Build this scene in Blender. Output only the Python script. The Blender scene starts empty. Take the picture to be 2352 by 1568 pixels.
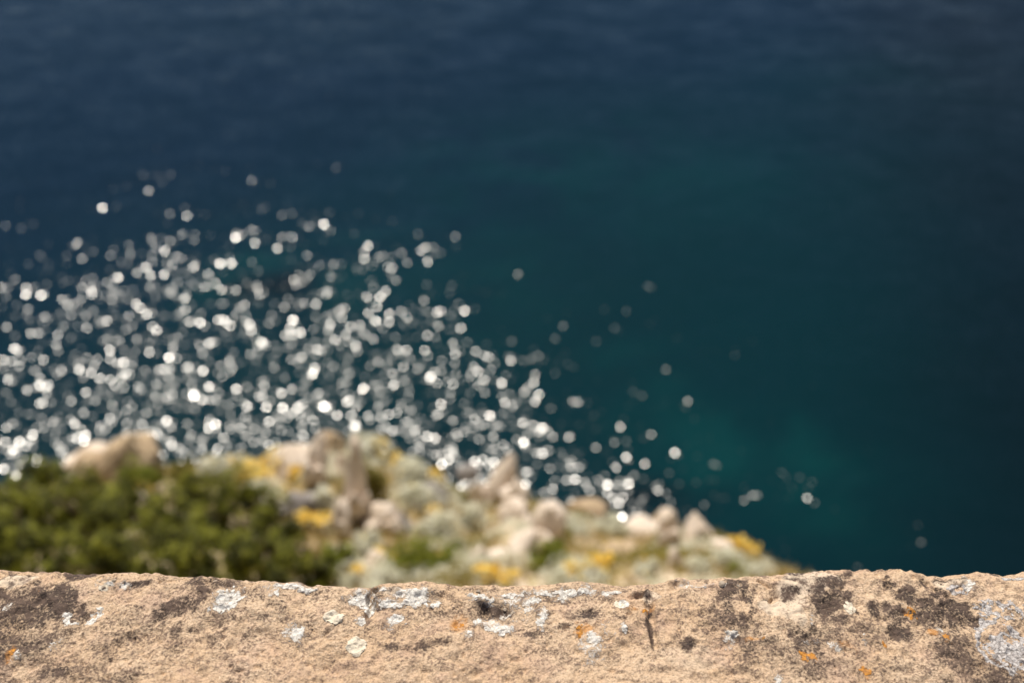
import bpy, bmesh, math, random
import numpy as np
from mathutils import Vector, Matrix

R = math.radians
scene = bpy.context.scene
col = scene.collection

# ------------------------------------------------------------ camera, sky, sun
H = 30.0                      # eye height above the sea
PITCH = R(40)
FOC, SENS = 35.0, 36.0
WALL_H = 0.77                 # eye above the top of the parapet
cam_d = bpy.data.cameras.new('camera')
cam = bpy.data.objects.new('camera', cam_d)
col.objects.link(cam)
cam.location = (0, 0, H)
cam.rotation_euler = (R(90) - PITCH, 0, 0)
cam_d.lens = FOC
cam_d.sensor_width = SENS
cam_d.clip_start = 0.05
cam_d.clip_end = 20000
cam_d.dof.use_dof = True
cam_d.dof.focus_distance = 0.93
cam_d.dof.aperture_fstop = 3.2
cam_d.dof.aperture_blades = 0
scene.camera = cam

SUN_EL, SUN_AZ = 57.5, -17.0   # azimuth from +Y towards +X
world = bpy.data.worlds.new('World')
scene.world = world
world.use_nodes = True
wn = world.node_tree.nodes
wl = world.node_tree.links
bg = wn['Background']
sky = wn.new('ShaderNodeTexSky')
sky.sky_type = 'NISHITA'
sky.sun_disc = False
sky.sun_elevation = R(SUN_EL)
sky.sun_rotation = R(SUN_AZ)
sky.air_density = 0.9
sky.dust_density = 0.6
sky.ozone_density = 3.0
bg.inputs['Strength'].default_value = 0.05
wl.new(sky.outputs[0], bg.inputs[0])

sun_d = bpy.data.lights.new('sun', 'SUN')
sun_d.energy = 5.0
sun_d.angle = R(0.53)
sun_d.color = (1.0, 0.915, 0.80)
sun = bpy.data.objects.new('sun', sun_d)
col.objects.link(sun)
sd = Vector((math.sin(R(SUN_AZ)) * math.cos(R(SUN_EL)), math.cos(R(SUN_AZ)) * math.cos(R(SUN_EL)), math.sin(R(SUN_EL))))
sun.rotation_euler = sd.to_track_quat('Z', 'Y').to_euler()
sun.location = (0, 0, 60)

scene.view_settings.view_transform = 'Standard'
scene.view_settings.look = 'None'
scene.view_settings.exposure = 0.33
scene.view_settings.gamma = 1.0
scene.view_settings.use_curve_mapping = False
cy = scene.cycles
cy.use_denoising = True
try:
    cy.denoiser = 'OPENIMAGEDENOISE'
    cy.denoising_input_passes = 'RGB_ALBEDO_NORMAL'
except Exception:
    pass
cy.use_adaptive_sampling = False
cy.max_bounces = 6
cy.diffuse_bounces = 3
cy.glossy_bounces = 2
cy.transmission_bounces = 4
cy.caustics_reflective = False
cy.caustics_refractive = False

# ------------------------------------------------------------ helpers
F = np.array([0, math.cos(PITCH), -math.sin(PITCH)])
U = np.array([0, math.sin(PITCH), math.cos(PITCH)])
K = SENS / FOC / 2352.0


def ray(px, py):
    """direction through a point of the picture (2352 x 1568 scale)"""
    return F + np.array([1.0, 0, 0]) * (px - 1176) * K + U * (784 - py) * K


def on_z(px, py, z):
    d = ray(px, py)
    t = (z - H) / d[2]
    return d[0] * t, d[1] * t


def _hash(ix, iy, iz, seed):
    h = (ix.astype(np.int64) * 374761393 + iy.astype(np.int64) * 668265263 + iz.astype(np.int64) * 2147483647 + seed * 974711)
    h = (h ^ (h >> 13)) * 1274126177
    h = h & 0x7fffffff
    h = (h ^ (h >> 16)) & 0xffffff
    return h / float(0xffffff)


def vnoise(x, y, z=None, seed=0):
    """value noise in -1..1, vectorised"""
    x = np.asarray(x, float); y = np.asarray(y, float)
    z = np.zeros_like(x) if z is None else np.asarray(z, float)
    x, y, z = np.broadcast_arrays(x, y, z)
    ix, iy, iz = np.floor(x), np.floor(y), np.floor(z)
    fx, fy, fz = x - ix, y - iy, z - iz
    ix, iy, iz = ix.astype(np.int64), iy.astype(np.int64), iz.astype(np.int64)
    u = fx * fx * fx * (fx * (fx * 6 - 15) + 10)
    v = fy * fy * fy * (fy * (fy * 6 - 15) + 10)
    w = fz * fz * (3 - 2 * fz)
    out = 0
    for a in (0, 1):
        for b in (0, 1):
            for c in (0, 1):
                if c and not np.any(fz):
                    continue
                out = out + _hash(ix + a, iy + b, iz + c, seed) * (u if a else 1 - u) * (v if b else 1 - v) * (w if c else 1 - w)
    return out * 2 - 1


def fbm(x, y, z=None, seed=0, oct=4, gain=0.5):
    s, a, f, tot = 0, 1.0, 1.0, 0.0
    for k in range(oct):
        s = s + a * vnoise(np.asarray(x) * f + 13.7 * k, np.asarray(y) * f - 7.3 * k, None if z is None else np.asarray(z) * f, seed + k * 17)
        tot += a
        a *= gain
        f *= 2.03
    return s / tot * 1.5


def sstep(a, b, x):
    t = np.clip((x - a) / (b - a), 0, 1)
    return t * t * (3 - 2 * t)


def mesh_np(name, co, faces, mat=None, smooth=True):
    me = bpy.data.meshes.new(name)
    co = np.asarray(co, np.float32)
    faces = np.asarray(faces, np.int32)
    nv, nf, k = len(co), len(faces), faces.shape[1]
    me.vertices.add(nv)
    me.vertices.foreach_set('co', co.ravel())
    me.loops.add(nf * k)
    me.loops.foreach_set('vertex_index', faces.ravel())
    me.polygons.add(nf)
    me.polygons.foreach_set('loop_start', np.arange(0, nf * k, k, dtype=np.int32))
    me.polygons.foreach_set('loop_total', np.full(nf, k, np.int32))
    me.polygons.foreach_set('use_smooth', np.full(nf, smooth))
    me.update(calc_edges=True)
    if mat:
        me.materials.append(mat)
    return me


def grid_faces(nu, nv):
    i, j = np.meshgrid(np.arange(nu - 1), np.arange(nv - 1), indexing='ij')
    a = (i * nv + j).ravel()
    return np.stack([a, a + nv, a + nv + 1, a + 1], 1)


def link(name, me, parent=None, loc=None):
    o = bpy.data.objects.new(name, me)
    col.objects.link(o)
    if parent:
        o.parent = parent
    if loc is not None:
        o.location = loc
    return o


def tag(o, label=None, cat=None, group=None, kind=None):
    if label: o['label'] = label
    if cat: o['category'] = cat
    if group: o['group'] = group
    if kind: o['kind'] = kind
    return o


def attr(me, name, vals):
    a = me.attributes.new(name, 'FLOAT', 'POINT')
    a.data.foreach_set('value', np.asarray(vals, np.float32).ravel())


class NT:
    """small helper round a material's node tree"""
    def __init__(s, name):
        s.m = bpy.data.materials.new(name)
        s.m.use_nodes = True
        s.n = s.m.node_tree.nodes
        s.l = s.m.node_tree.links
        s.n.clear()
        s.out = s.n.new('ShaderNodeOutputMaterial')

    def node(s, t, **kw):
        n = s.n.new('ShaderNode' + t)
        for k, v in kw.items():
            if k in n.inputs:
                s.put(n.inputs[k], v)
            else:
                setattr(n, k, v)
        return n

    def put(s, sock, v):
        if isinstance(v, bpy.types.NodeSocket):
            s.l.new(v, sock)
        else:
            if hasattr(sock.default_value, '__len__') and isinstance(v, (tuple, list)) and len(sock.default_value) == 4 and len(v) == 3:
                v = (*v, 1)
            sock.default_value = v

    def math(s, op, a, b=0.0, c=0.0, clamp=False):
        n = s.n.new('ShaderNodeMath'); n.operation = op; n.use_clamp = clamp
        s.put(n.inputs[0], a); s.put(n.inputs[1], b); s.put(n.inputs[2], c)
        return n.outputs[0]

    def mix(s, f, a, b):
        n = s.n.new('ShaderNodeMix'); n.data_type = 'RGBA'
        s.put(n.inputs[0], f); s.put(n.inputs[6], a); s.put(n.inputs[7], b)
        return n.outputs[2]

    def rng(s, v, a, b, c=0.0, d=1.0, smooth=True):
        n = s.n.new('ShaderNodeMapRange')
        n.interpolation_type = 'SMOOTHSTEP' if smooth else 'LINEAR'
        s.put(n.inputs[0], v); s.put(n.inputs[1], a); s.put(n.inputs[2], b); s.put(n.inputs[3], c); s.put(n.inputs[4], d)
        return n.outputs[0]

    def noise(s, vec, scale, detail=3.0, rough=0.55, dist=0.0):
        n = s.n.new('ShaderNodeTexNoise')
        s.l.new(vec, n.inputs['Vector'])
        n.inputs['Scale'].default_value = scale; n.inputs['Detail'].default_value = detail
        n.inputs['Roughness'].default_value = rough; n.inputs['Distortion'].default_value = dist
        return n.outputs[0]

    def attr(s, name):
        n = s.n.new('ShaderNodeAttribute'); n.attribute_name = name
        return n.outputs['Fac']


# ------------------------------------------------------------ materials
def mat_water():
    t = NT('sea water')
    geo = t.node('NewGeometry')
    pos = geo.outputs['Position']
    # wavelets: each small facet of the chop has its own tilt, riding on slower waves
    vor = t.node('TexVoronoi', voronoi_dimensions='2D', feature='F1')
    mp = t.node('Mapping'); t.l.new(pos, mp.inputs[0]); mp.inputs['Scale'].default_value = (1.0, 1.0, 1.0)
    t.l.new(mp.outputs[0], vor.inputs['Vector']); vor.inputs['Scale'].default_value = 12.0
    w1 = t.node('TexWhiteNoise', noise_dimensions='3D'); t.l.new(vor.outputs['Position'], w1.inputs['Vector'])
    off = t.node('VectorMath', operation='ADD'); t.l.new(vor.outputs['Position'], off.inputs[0]); off.inputs[1].default_value = (37.1, 11.9, 5.3)
    w2 = t.node('TexWhiteNoise', noise_dimensions='3D'); t.l.new(off.outputs[0], w2.inputs['Vector'])
    def tri(w):
        sp = t.node('SeparateColor'); t.l.new(w.outputs['Color'], sp.inputs[0])
        return t.math('SUBTRACT', t.math('ADD', t.math('ADD', sp.outputs[0], sp.outputs[1]), sp.outputs[2]), 1.5)
    cx, cyy = tri(w1), tri(w2)
    chop = t.attr('chop')
    # patchiness: gusts and rows of ripples
    mp2 = t.node('Mapping'); t.l.new(pos, mp2.inputs[0]); mp2.inputs['Rotation'].default_value = (0, 0, R(-24)); mp2.inputs['Scale'].default_value = (0.35, 1.0, 1.0)
    gust = t.rng(t.noise(mp2.outputs[0], 0.55, 3, 0.6, 0.5), 0.35, 0.62, 0.80, 1.12)
    amp = t.math('MULTIPLY', chop, gust)
    mp3 = t.node('Mapping'); t.l.new(pos, mp3.inputs[0]); mp3.inputs['Rotation'].default_value = (0, 0, R(-20)); mp3.inputs['Scale'].default_value = (0.5, 1.0, 1.0)
    n1 = t.math('SUBTRACT', t.noise(mp3.outputs[0], 1.1, 3, 0.55), 0.5)
    n2 = t.math('SUBTRACT', t.noise(mp3.outputs[0], 0.42, 2, 0.5), 0.5)
    offp = t.node('VectorMath', operation='ADD'); t.l.new(mp3.outputs[0], offp.inputs[0]); offp.inputs[1].default_value = (91, 47, 0)
    n3 = t.math('SUBTRACT', t.noise(offp.outputs[0], 0.9, 3, 0.55), 0.5)
    ax, ay = t.math('MULTIPLY', amp, 0.30), t.math('MULTIPLY', amp, 0.205)
    sx = t.math('ADD', t.math('MULTIPLY', cx, ax), t.math('MULTIPLY', n3, 0.16))
    far = t.attr('offshore')
    n2 = t.math('MULTIPLY', n2, t.math('ADD', 0.45, t.math('MULTIPLY', far, 0.75)))
    sy = t.math('ADD', t.math('MULTIPLY', cyy, ay), t.math('ADD', t.math('MULTIPLY', n1, 0.20), t.math('MULTIPLY', n2, 0.21)))
    cmb = t.node('CombineXYZ'); t.l.new(sx, cmb.inputs[0]); t.l.new(sy, cmb.inputs[1]); cmb.inputs[2].default_value = 1.0
    nrm = t.node('VectorMath', operation='NORMALIZE'); t.l.new(cmb.outputs[0], nrm.inputs[0])
    # colour of the water body: deep blue, green over the shallows, weed-dark reefs plus painted vignette
    sh = t.attr('shallow'); dk = t.attr('reef_vignette'); fr = t.attr('offshore')
    c = t.mix(fr, (0.0007, 0.0165, 0.0215), (0.0005, 0.0098, 0.0235))
    c = t.mix(sh, c, (0.001, 0.033, 0.035))
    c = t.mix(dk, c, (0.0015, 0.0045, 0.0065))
    n4 = t.noise(mp3.outputs[0], 0.06, 4, 0.55)
    c = t.mix(t.rng(n4, 0.3, 0.7, 0.0, 0.35), c, (0.001, 0.012, 0.019))
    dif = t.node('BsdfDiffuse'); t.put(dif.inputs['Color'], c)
    glo = t.node('BsdfGlossy', distribution='BECKMANN'); spw = t.node('SeparateColor'); t.l.new(w2.outputs['Color'], spw.inputs[0])
    t.put(glo.inputs['Roughness'], t.rng(spw.outputs[2], 0.0, 1.0, 0.14, 0.235, False))
    glo.inputs['Color'].default_value = (1, 1, 1, 1)
    t.l.new(nrm.outputs[0], glo.inputs['Normal'])
    fz = t.node('Fresnel'); fz.inputs['IOR'].default_value = 1.333
    lo = t.node('CombineXYZ'); t.l.new(t.math('MULTIPLY', sx, 1.0), lo.inputs[0]); t.l.new(t.math('MULTIPLY', sy, 1.0), lo.inputs[1]); lo.inputs[2].default_value = 1.0
    lon = t.node('VectorMath', operation='NORMALIZE'); t.l.new(lo.outputs[0], lon.inputs[0])
    t.l.new(lon.outputs[0], fz.inputs['Normal'])
    mx = t.node('MixShader'); t.l.new(fz.outputs[0], mx.inputs[0]); t.l.new(dif.outputs[0], mx.inputs[1]); t.l.new(glo.outputs[0], mx.inputs[2])
    t.l.new(mx.outputs[0], t.out.inputs[0])
    return t.m


def principled(t, colr, rough=0.9, bump=None, bstr=0.3, bdist=0.002, spec=0.3):
    p = t.node('BsdfPrincipled')
    t.put(p.inputs['Base Color'], colr)
    t.put(p.inputs['Roughness'], rough)
    p.inputs['Specular IOR Level'].default_value = spec
    if bump is not None:
        b = t.node('Bump'); b.inputs['Strength'].default_value = bstr; b.inputs['Distance'].default_value = bdist
        t.put(b.inputs['Height'], bump)
        t.l.new(b.outputs[0], p.inputs['Normal'])
    t.l.new(p.outputs[0], t.out.inputs[0])
    return p


def mat_parapet():
    t = NT('weathered sandstone')
    pos = t.node('TexCoord').outputs['Object']
    grain = t.noise(pos, 420, 3, 0.7)
    grain2 = t.noise(pos, 900, 2, 0.6)
    mid = t.noise(pos, 90, 5, 0.7)
    big = t.noise(pos, 14, 4, 0.6)
    base = t.mix(t.rng(big, 0.35, 0.65), (0.60, 0.43, 0.28), (0.66, 0.50, 0.35))
    base = t.mix(t.rng(grain, 0.36, 0.66, 0.0, 0.62), base, (0.36, 0.24, 0.155))
    base = t.mix(t.rng(grain2, 0.60, 0.72, 0.0, 0.75), base, (0.82, 0.71, 0.58))
    # smoother mortar, paler and greyer, with pits
    mo = t.attr('mortar')
    mc = t.mix(t.rng(t.noise(pos, 150, 4, 0.7), 0.4, 0.7, 0.0, 0.5), (0.60, 0.49, 0.37), (0.45, 0.38, 0.31))
    mc = t.mix(t.rng(t.noise(pos, 260, 2, 0.5), 0.68, 0.73), mc, (0.10, 0.08, 0.07))
    base = t.mix(mo, base, mc)
    # pinkish tint
    base = t.mix(t.rng(t.noise(pos, 30, 3, 0.6), 0.48, 0.72, 0.0, 0.35), base, (0.50, 0.33, 0.26))
    # light wear mottle
    mot = t.rng(t.math('ADD', t.math('MULTIPLY', mid, 0.6), t.math('MULTIPLY', grain, 0.5)), 0.52, 0.70, 0.0, 0.62)
    base = t.mix(mot, base, (0.27, 0.19, 0.145))
    # dark crust and groove streak: mask from the surface, broken by grain
    dm = t.attr('dark')
    th = t.math('ADD', dm, t.math('MULTIPLY', t.math('SUBTRACT', t.math('ADD', t.math('MULTIPLY', mid, 0.9), t.math('MULTIPLY', grain, 0.9)), 0.9), 3.0))
    dfac = t.math('ADD', t.rng(th, 0.12, 0.95, 0.0, 0.66), t.math('ADD', t.rng(dm, 0.15, 0.90, 0.0, 0.36), t.math('MULTIPLY', t.rng(dm, 0.2, 0.8), t.rng(grain, 0.50, 0.66, 0.0, 0.22))), clamp=True)
    dcol = t.mix(t.rng(mid, 0.4, 0.6), (0.055, 0.042, 0.037), (0.12, 0.085, 0.068))
    base = t.mix(dfac, base, dcol)
    # ochre stains
    oc = t.attr('ochre')
    of = t.rng(t.math('ADD', oc, t.math('MULTIPLY', t.math('SUBTRACT', mid, 0.5), 2.2)), 0.35, 0.95, 0.0, 0.7)
    base = t.mix(of, base, (0.55, 0.25, 0.06))
    # white lime bloom
    wh = t.attr('bloom')
    wf = t.rng(t.math('ADD', wh, t.math('MULTIPLY', t.math('SUBTRACT', t.math('ADD', t.math('MULTIPLY', mid, 0.5), t.math('MULTIPLY', grain, 0.5)), 0.5), 3.2)), 0.45, 0.85, 0.0, 0.9)
    base = t.mix(wf, base, (0.78, 0.74, 0.68))
    bmp = t.math('ADD', t.math('MULTIPLY', mid, 0.6), t.math('ADD', t.math('MULTIPLY', grain, 0.7), t.math('MULTIPLY', grain2, 0.25)))
    bs = t.rng(mo, 0, 1, 1.0, 0.35)
    p = principled(t, base, 0.93, t.math('MULTIPLY', bmp, bs), 1.0, 0.0032, 0.2)
    return t.m


def mat_lichen(name, c1, c2, dark, amt=0.5):
    t = NT(name)
    pos = t.node('TexCoord').outputs['Object']
    a = t.noise(pos, 260, 4, 0.7)
    b = t.noise(pos, 700, 2, 0.6)
    c = t.mix(t.rng(a, 0.35, 0.65), c1, c2)
    v = t.node('TexVoronoi', feature='DISTANCE_TO_EDGE'); t.l.new(pos, v.inputs['Vector']); v.inputs['Scale'].default_value = 210
    c = t.mix(t.rng(v.outputs[0], 0.02, 0.12, amt, 0.0), c, dark)
    c = t.mix(t.rng(b, 0.55, 0.75, 0.0, amt), c, dark)
    principled(t, c, 0.95, t.math('ADD', a, t.math('MULTIPLY', b, 0.5)), 0.8, 0.002, 0.15)
    return t.m


def mat_rock(name, c1, c2, c3):
    t = NT(name)
    pos = t.node('NewGeometry').outputs['Position']
    a = t.noise(pos, 3.0, 5, 0.6)
    b = t.noise(pos, 14.0, 5, 0.65)
    c = t.mix(t.rng(a, 0.35, 0.65), c1, c2)
    c = t.mix(t.rng(b, 0.52, 0.68, 0.0, 0.8), c, c3)
    principled(t, c, 0.9, b, 0.8, 0.03, 0.2)
    return t.m


def mat_leaf(name, cols, trans=0.35, rough=0.6):
    t = NT(name)
    g = t.node('NewGeometry')
    rp = t.n.new('ShaderNodeValToRGB')
    rp.color_ramp.elements[0].color = (*cols[0], 1)
    rp.color_ramp.elements[1].color = (*cols[-1], 1)
    for k in range(1, len(cols) - 1):
        e = rp.color_ramp.elements.new(k / (len(cols) - 1)); e.color = (*cols[k], 1)
    n = t.noise(g.outputs['Position'], 5.5, 2, 0.5)
    f = t.math('ADD', t.math('MULTIPLY', g.outputs['Random Per Island'], 0.4), t.rng(n, 0.36, 0.64, 0.0, 0.6))
    t.l.new(f, rp.inputs[0])
    p = t.node('BsdfPrincipled'); t.l.new(rp.outputs[0], p.inputs['Base Color'])
    p.inputs['Roughness'].default_value = rough; p.inputs['Specular IOR Level'].default_value = 0.25
    tr = t.node('BsdfTranslucent'); t.l.new(rp.outputs[0], tr.inputs['Color'])
    mx = t.node('MixShader'); mx.inputs[0].default_value = trans
    t.l.new(p.outputs[0], mx.inputs[1]); t.l.new(tr.outputs[0], mx.inputs[2])
    t.l.new(mx.outputs[0], t.out.inputs[0])
    return t.m


def mat_ground():
    t = NT('dry hillside ground')
    pos = t.node('NewGeometry').outputs['Position']
    a = t.noise(pos, 0.9, 5, 0.6)
    b = t.noise(pos, 4.0, 5, 0.65)
    d = t.noise(pos, 18.0, 4, 0.65)
    c = t.mix(t.rng(a, 0.4, 0.6), (0.45, 0.35, 0.17), (0.60, 0.49, 0.36))
    c = t.mix(t.rng(b, 0.5, 0.66, 0.0, 0.85), c, (0.30, 0.26, 0.08))
    c = t.mix(t.rng(d, 0.5, 0.7, 0.0, 0.7), c, (0.64, 0.55, 0.46))
    principled(t, c, 0.95, t.math('ADD', b, t.math('MULTIPLY', d, 0.4)), 0.9, 0.06, 0.15)
    return t.m


M_WATER = mat_water()
M_WALL = mat_parapet()
M_LWHITE = mat_lichen('white crust lichen', (0.74, 0.72, 0.68), (0.56, 0.53, 0.48), (0.25, 0.21, 0.18), 0.42)
M_LGREY = mat_lichen('grey crust lichen', (0.58, 0.56, 0.55), (0.38, 0.35, 0.34), (0.12, 0.10, 0.09), 0.6)
M_LCREAM = mat_lichen('smooth cream lichen', (0.74, 0.67, 0.54), (0.66, 0.58, 0.46), (0.36, 0.30, 0.24), 0.25)
M_LORANGE = mat_lichen('orange lichen', (0.58, 0.26, 0.04), (0.48, 0.22, 0.06), (0.25, 0.14, 0.07), 0.5)
M_CHIP = mat_lichen('pale stone chip', (0.66, 0.56, 0.44), (0.58, 0.48, 0.38), (0.3, 0.22, 0.18), 0.2)
M_ROCKP = mat_rock('pinkish limestone', (0.76, 0.66, 0.56), (0.68, 0.57, 0.46), (0.52, 0.43, 0.31))
M_ROCKT = mat_rock('tan brown rock', (0.48, 0.37, 0.24), (0.38, 0.28, 0.18), (0.28, 0.20, 0.13))
M_ROCKG = mat_rock('grey rock', (0.30, 0.28, 0.26), (0.20, 0.18, 0.17), (0.36, 0.32, 0.28))
M_GREEN = mat_leaf('dark evergreen leaves', [(0.018, 0.020, 0.003), (0.060, 0.064, 0.007), (0.19, 0.20, 0.018), (0.36, 0.36, 0.042)], 0.38)
M_LIME = mat_leaf('fresh green leaves', [(0.09, 0.11, 0.008), (0.18, 0.21, 0.015), (0.30, 0.31, 0.035)], 0.42)
M_SILVER = mat_leaf('silver felted leaves', [(0.64, 0.62, 0.46), (0.74, 0.73, 0.59), (0.84, 0.83, 0.72)], 0.42, 0.9)
M_YELLOW = mat_leaf('yellow petals', [(0.70, 0.43, 0.04), (0.84, 0.60, 0.12), (0.88, 0.72, 0.26)], 0.3, 0.8)
M_DRY = mat_leaf('dry grass blades', [(0.30, 0.24, 0.07), (0.45, 0.35, 0.14), (0.60, 0.49, 0.27)], 0.3, 0.8)
M_OLIVE = mat_leaf('olive leaves', [(0.14, 0.12, 0.02), (0.23, 0.20, 0.03), (0.34, 0.29, 0.07)], 0.38)
M_GROUND = mat_ground()
M_TWIG = mat_rock('woody stems', (0.16, 0.11, 0.07), (0.22, 0.16, 0.10), (0.10, 0.07, 0.05))

# ------------------------------------------------------------ sea
def build_sea():
    def axis(lo, hi, step, far, n):
        inner = np.arange(lo, hi + step, step)
        out = np.geomspace(step * 2, far, n)
        return np.concatenate([(lo - out)[::-1], inner, hi + out])
    xs = axis(-75, 75, 0.8, 6000, 22)
    ys = axis(12, 150, 0.8, 9000, 22)
    X, Y = np.meshgrid(xs, ys, indexing='ij')
    inside = sstep(0, 30, np.minimum.reduce([X + 90, 90 - X, Y + 10, 180 - Y]))
    Z = 0.035 * fbm(X * 0.35, Y * 0.7, seed=5, oct=3) * inside
    # picture position of each sea point, used only to lay out patches of shallow and wind in metres
    shallow = np.zeros_like(X); reef_vignette = np.zeros_like(X)
    wx = X + 2.5 * fbm(X * 0.15, Y * 0.15, seed=31); wy = Y + 2.5 * fbm(X * 0.15 + 9, Y * 0.15, seed=32)
    def blob(px, py, rx, ry, s, arr):
        cx, cy_ = on_z(px, py, 0)
        sc = math.hypot(cx, cy_, H) * K
        rX = rx * sc
        rY = ry * sc / (H / math.hypot(cx, cy_, H))
        np.maximum(arr, s * np.exp(-(((wx - cx) / rX) ** 2 + ((wy - cy_) / rY) ** 2)), out=arr)
    blob(1790, 1110, 170, 80, 0.95, shallow)
    blob(1640, 1020, 130, 70, 0.7, shallow)
    blob(1480, 850, 200, 50, 0.3, shallow)
    blob(1860, 1260, 130, 50, 0.5, shallow)
    blob(570, 660, 130, 70, 0.8, shallow)
    blob(960, 690, 330, 120, 0.45, shallow)
    blob(1380, 400, 480, 110, 0.40, shallow)
    blob(2150, 170, 240, 60, 0.30, shallow)
    blob(860, 560, 380, 90, 0.30, shallow)
    blob(690, 715, 90, 35, 1.0, reef_vignette)
    blob(1500, 1120, 90, 50, 0.8, reef_vignette)
    blob(1050, 1050, 60, 30, 0.7, reef_vignette)
    shallow *= np.clip(0.75 + 0.9 * fbm(wx * 0.45, wy * 0.45, seed=35, oct=4), 0.05, 1.2)
    # lens vignette painted into the water colour, darker to the right
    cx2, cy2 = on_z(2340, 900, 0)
    np.maximum(reef_vignette, 0.85 * sstep(9, 27, X + 2 * fbm(X * 0.05, Y * 0.05, seed=44) - (Y - 35) * 0.22), out=reef_vignette)
    off = sstep(36, 66, Y + 4 * fbm(X * 0.06, Y * 0.06, seed=77) - 0.50 * X)
    # wind: rough on the left, lee of the point to the right of a line running out from the shore
    pts = [(1000, 430), (1060, 640), (1100, 780), (1180, 900), (1260, 1000), (1340, 1080), (1440, 1180), (1500, 1300)]
    L = np.array([on_z(a, b, 0) for a, b in pts])
    o = np.argsort(L[:, 1])
    edge = np.interp(Y, L[o, 1], L[o, 0])
    w = X - edge + 0.6 * fbm(X * 0.5, Y * 0.5, seed=12)
    chop = 1.0 + 0.36 * np.exp(-((w + 1.0) / 1.5) ** 2) * sstep(40, 32, Y) - 0.46 * sstep(-0.9, 0.5, w) - 0.02 * sstep(1, 12, w)
    gusts = sstep(0.50, 0.85, fbm(X * 0.45, Y * 0.45, seed=14, oct=2))
    chop = chop + 0.20 * gusts * sstep(1.0, 3.0, w)
    y1, y2 = on_z(600, 760, 0)[1], on_z(600, 360, 0)[1]
    chop = chop * (1 - 0.34 * sstep(y1, y2, Y + 1.5 * fbm(X * 0.15, Y * 0.15, seed=15)))
    lft = on_z(60, 700, 0)[0]
    chop = chop * (1 - 0.22 * sstep(0, 4, (lft + 3.0) - X))
    co = np.stack([X, Y, Z], -1).reshape(-1, 3)
    me = mesh_np('sea', co, grid_faces(len(xs), len(ys)), M_WATER)
    attr(me, 'shallow', shallow); attr(me, 'reef_vignette', reef_vignette); attr(me, 'offshore', off); attr(me, 'chop', chop)
    tag(link('sea', me), kind='structure')


build_sea()

# ------------------------------------------------------------ hillside
SIL = [(-1100, 1160), (-400, 1150), (0, 1120), (60, 1115), (180, 1090), (230, 1060), (300, 1050), (400, 1085), (450, 1090), (560, 1075),
       (620, 1060), (720, 1050), (760, 1035), (870, 1040), (930, 1075), (1010, 1105), (1070, 1140), (1120, 1130), (1170, 1120), (1230, 1150),
       (1300, 1172), (1380, 1208), (1450, 1228), (1540, 1225), (1600, 1232), (1640, 1260), (1700, 1288), (1750, 1318), (1800, 1350),
       (1900, 1400), (2100, 1520), (2352, 1650), (3000, 1900)]
_c = []
for px, py in SIL:
    d = ray(px, py)
    yc = 9.2 if px < 900 else 9.2 - 2.6 * min(1, (px - 900) / 1000)
    if px > 1900:
        yc = 6.6 - 3.0 * min(1, (px - 1900) / 900)
    tt = yc / d[1]
    _c.append((d[0] * tt, yc, H + d[2] * tt))
_c = np.array(sorted(_c))


def terrain(x, y):
    x = np.asarray(x, float); y = np.asarray(y, float)
    yc = np.interp(x, _c[:, 0], _c[:, 1])
    zc = np.interp(x, _c[:, 0], _c[:, 2]) - 0.06
    y0, z0 = 1.1, H - 1.95
    y1 = 0.60 * yc
    line = H - y1 * 1.36 - 0.42
    z1 = np.minimum(line, z0 - (z0 - zc) * 0.6)
    z = np.where(y < y0, z0 + 0 * y, 0)
    k1 = np.clip((y - y0) / (y1 - y0), 0, 1)
    k2 = np.clip((y - y1) / (yc - y1), 0, 1)
    z = z0 + (z1 - z0) * k1 + (zc - z1) * (k2 ** 1.15)
    over = np.maximum(y - yc, 0)
    z = z - over * (1.3 + 1.2 * sstep(0, 3, over))
    z = z + 0.14 * fbm(x * 0.9, y * 0.9, seed=3) * sstep(1.2, 3.5, y) + (0.9 * fbm(x * 0.25, y * 0.25, seed=8)) * sstep(1.0, 6, over)
    return z


def build_terrain():
    xs = np.concatenate([np.linspace(-60, -8, 40)[:-1], np.arange(-8, 8, 0.09), np.linspace(8, 60, 40)])
    ys = np.concatenate([np.linspace(-6, 3, 20)[:-1], np.arange(3, 13, 0.08), np.linspace(13, 34, 60)])
    X, Y = np.meshgrid(xs, ys, indexing='ij')
    Z = np.maximum(terrain(X, Y), -4 + 0 * X)
    Z = Z + 0.03 * fbm(X * 4, Y * 4, seed=21, oct=3)
    co = np.stack([X, Y, Z], -1).reshape(-1, 3)
    tag(link('hillside', mesh_np('hillside', co, grid_faces(len(xs), len(ys)), M_GROUND)), kind='structure')


build_terrain()


def hit(px, py):
    """where the line of sight meets the hillside; on the crest when it passes over"""
    d = ray(px, py)
    ys = np.linspace(3.6, 9.6, 500)
    t = ys / d[1]
    x, z = d[0] * t, H + d[2] * t
    g = terrain(x, ys)
    under = np.nonzero(z < g)[0]
    if len(under):
        k = under[0]
    else:
        k = int(np.argmin(z - g))
    s = math.sqrt(x[k] ** 2 + ys[k] ** 2 + (z[k] - H) ** 2)
    return Vector((x[k], ys[k], g[k])), s * K


# ------------------------------------------------------------ rocks
def ico(sub):
    bm = bmesh.new(); bmesh.ops.create_icosphere(bm, subdivisions=sub, radius=1.0)
    co = np.array([v.co[:] for v in bm.verts]); fc = np.array([[v.index for v in f.verts] for f in bm.faces]); bm.free()
    return co, fc


ICO = ico(4)


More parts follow.
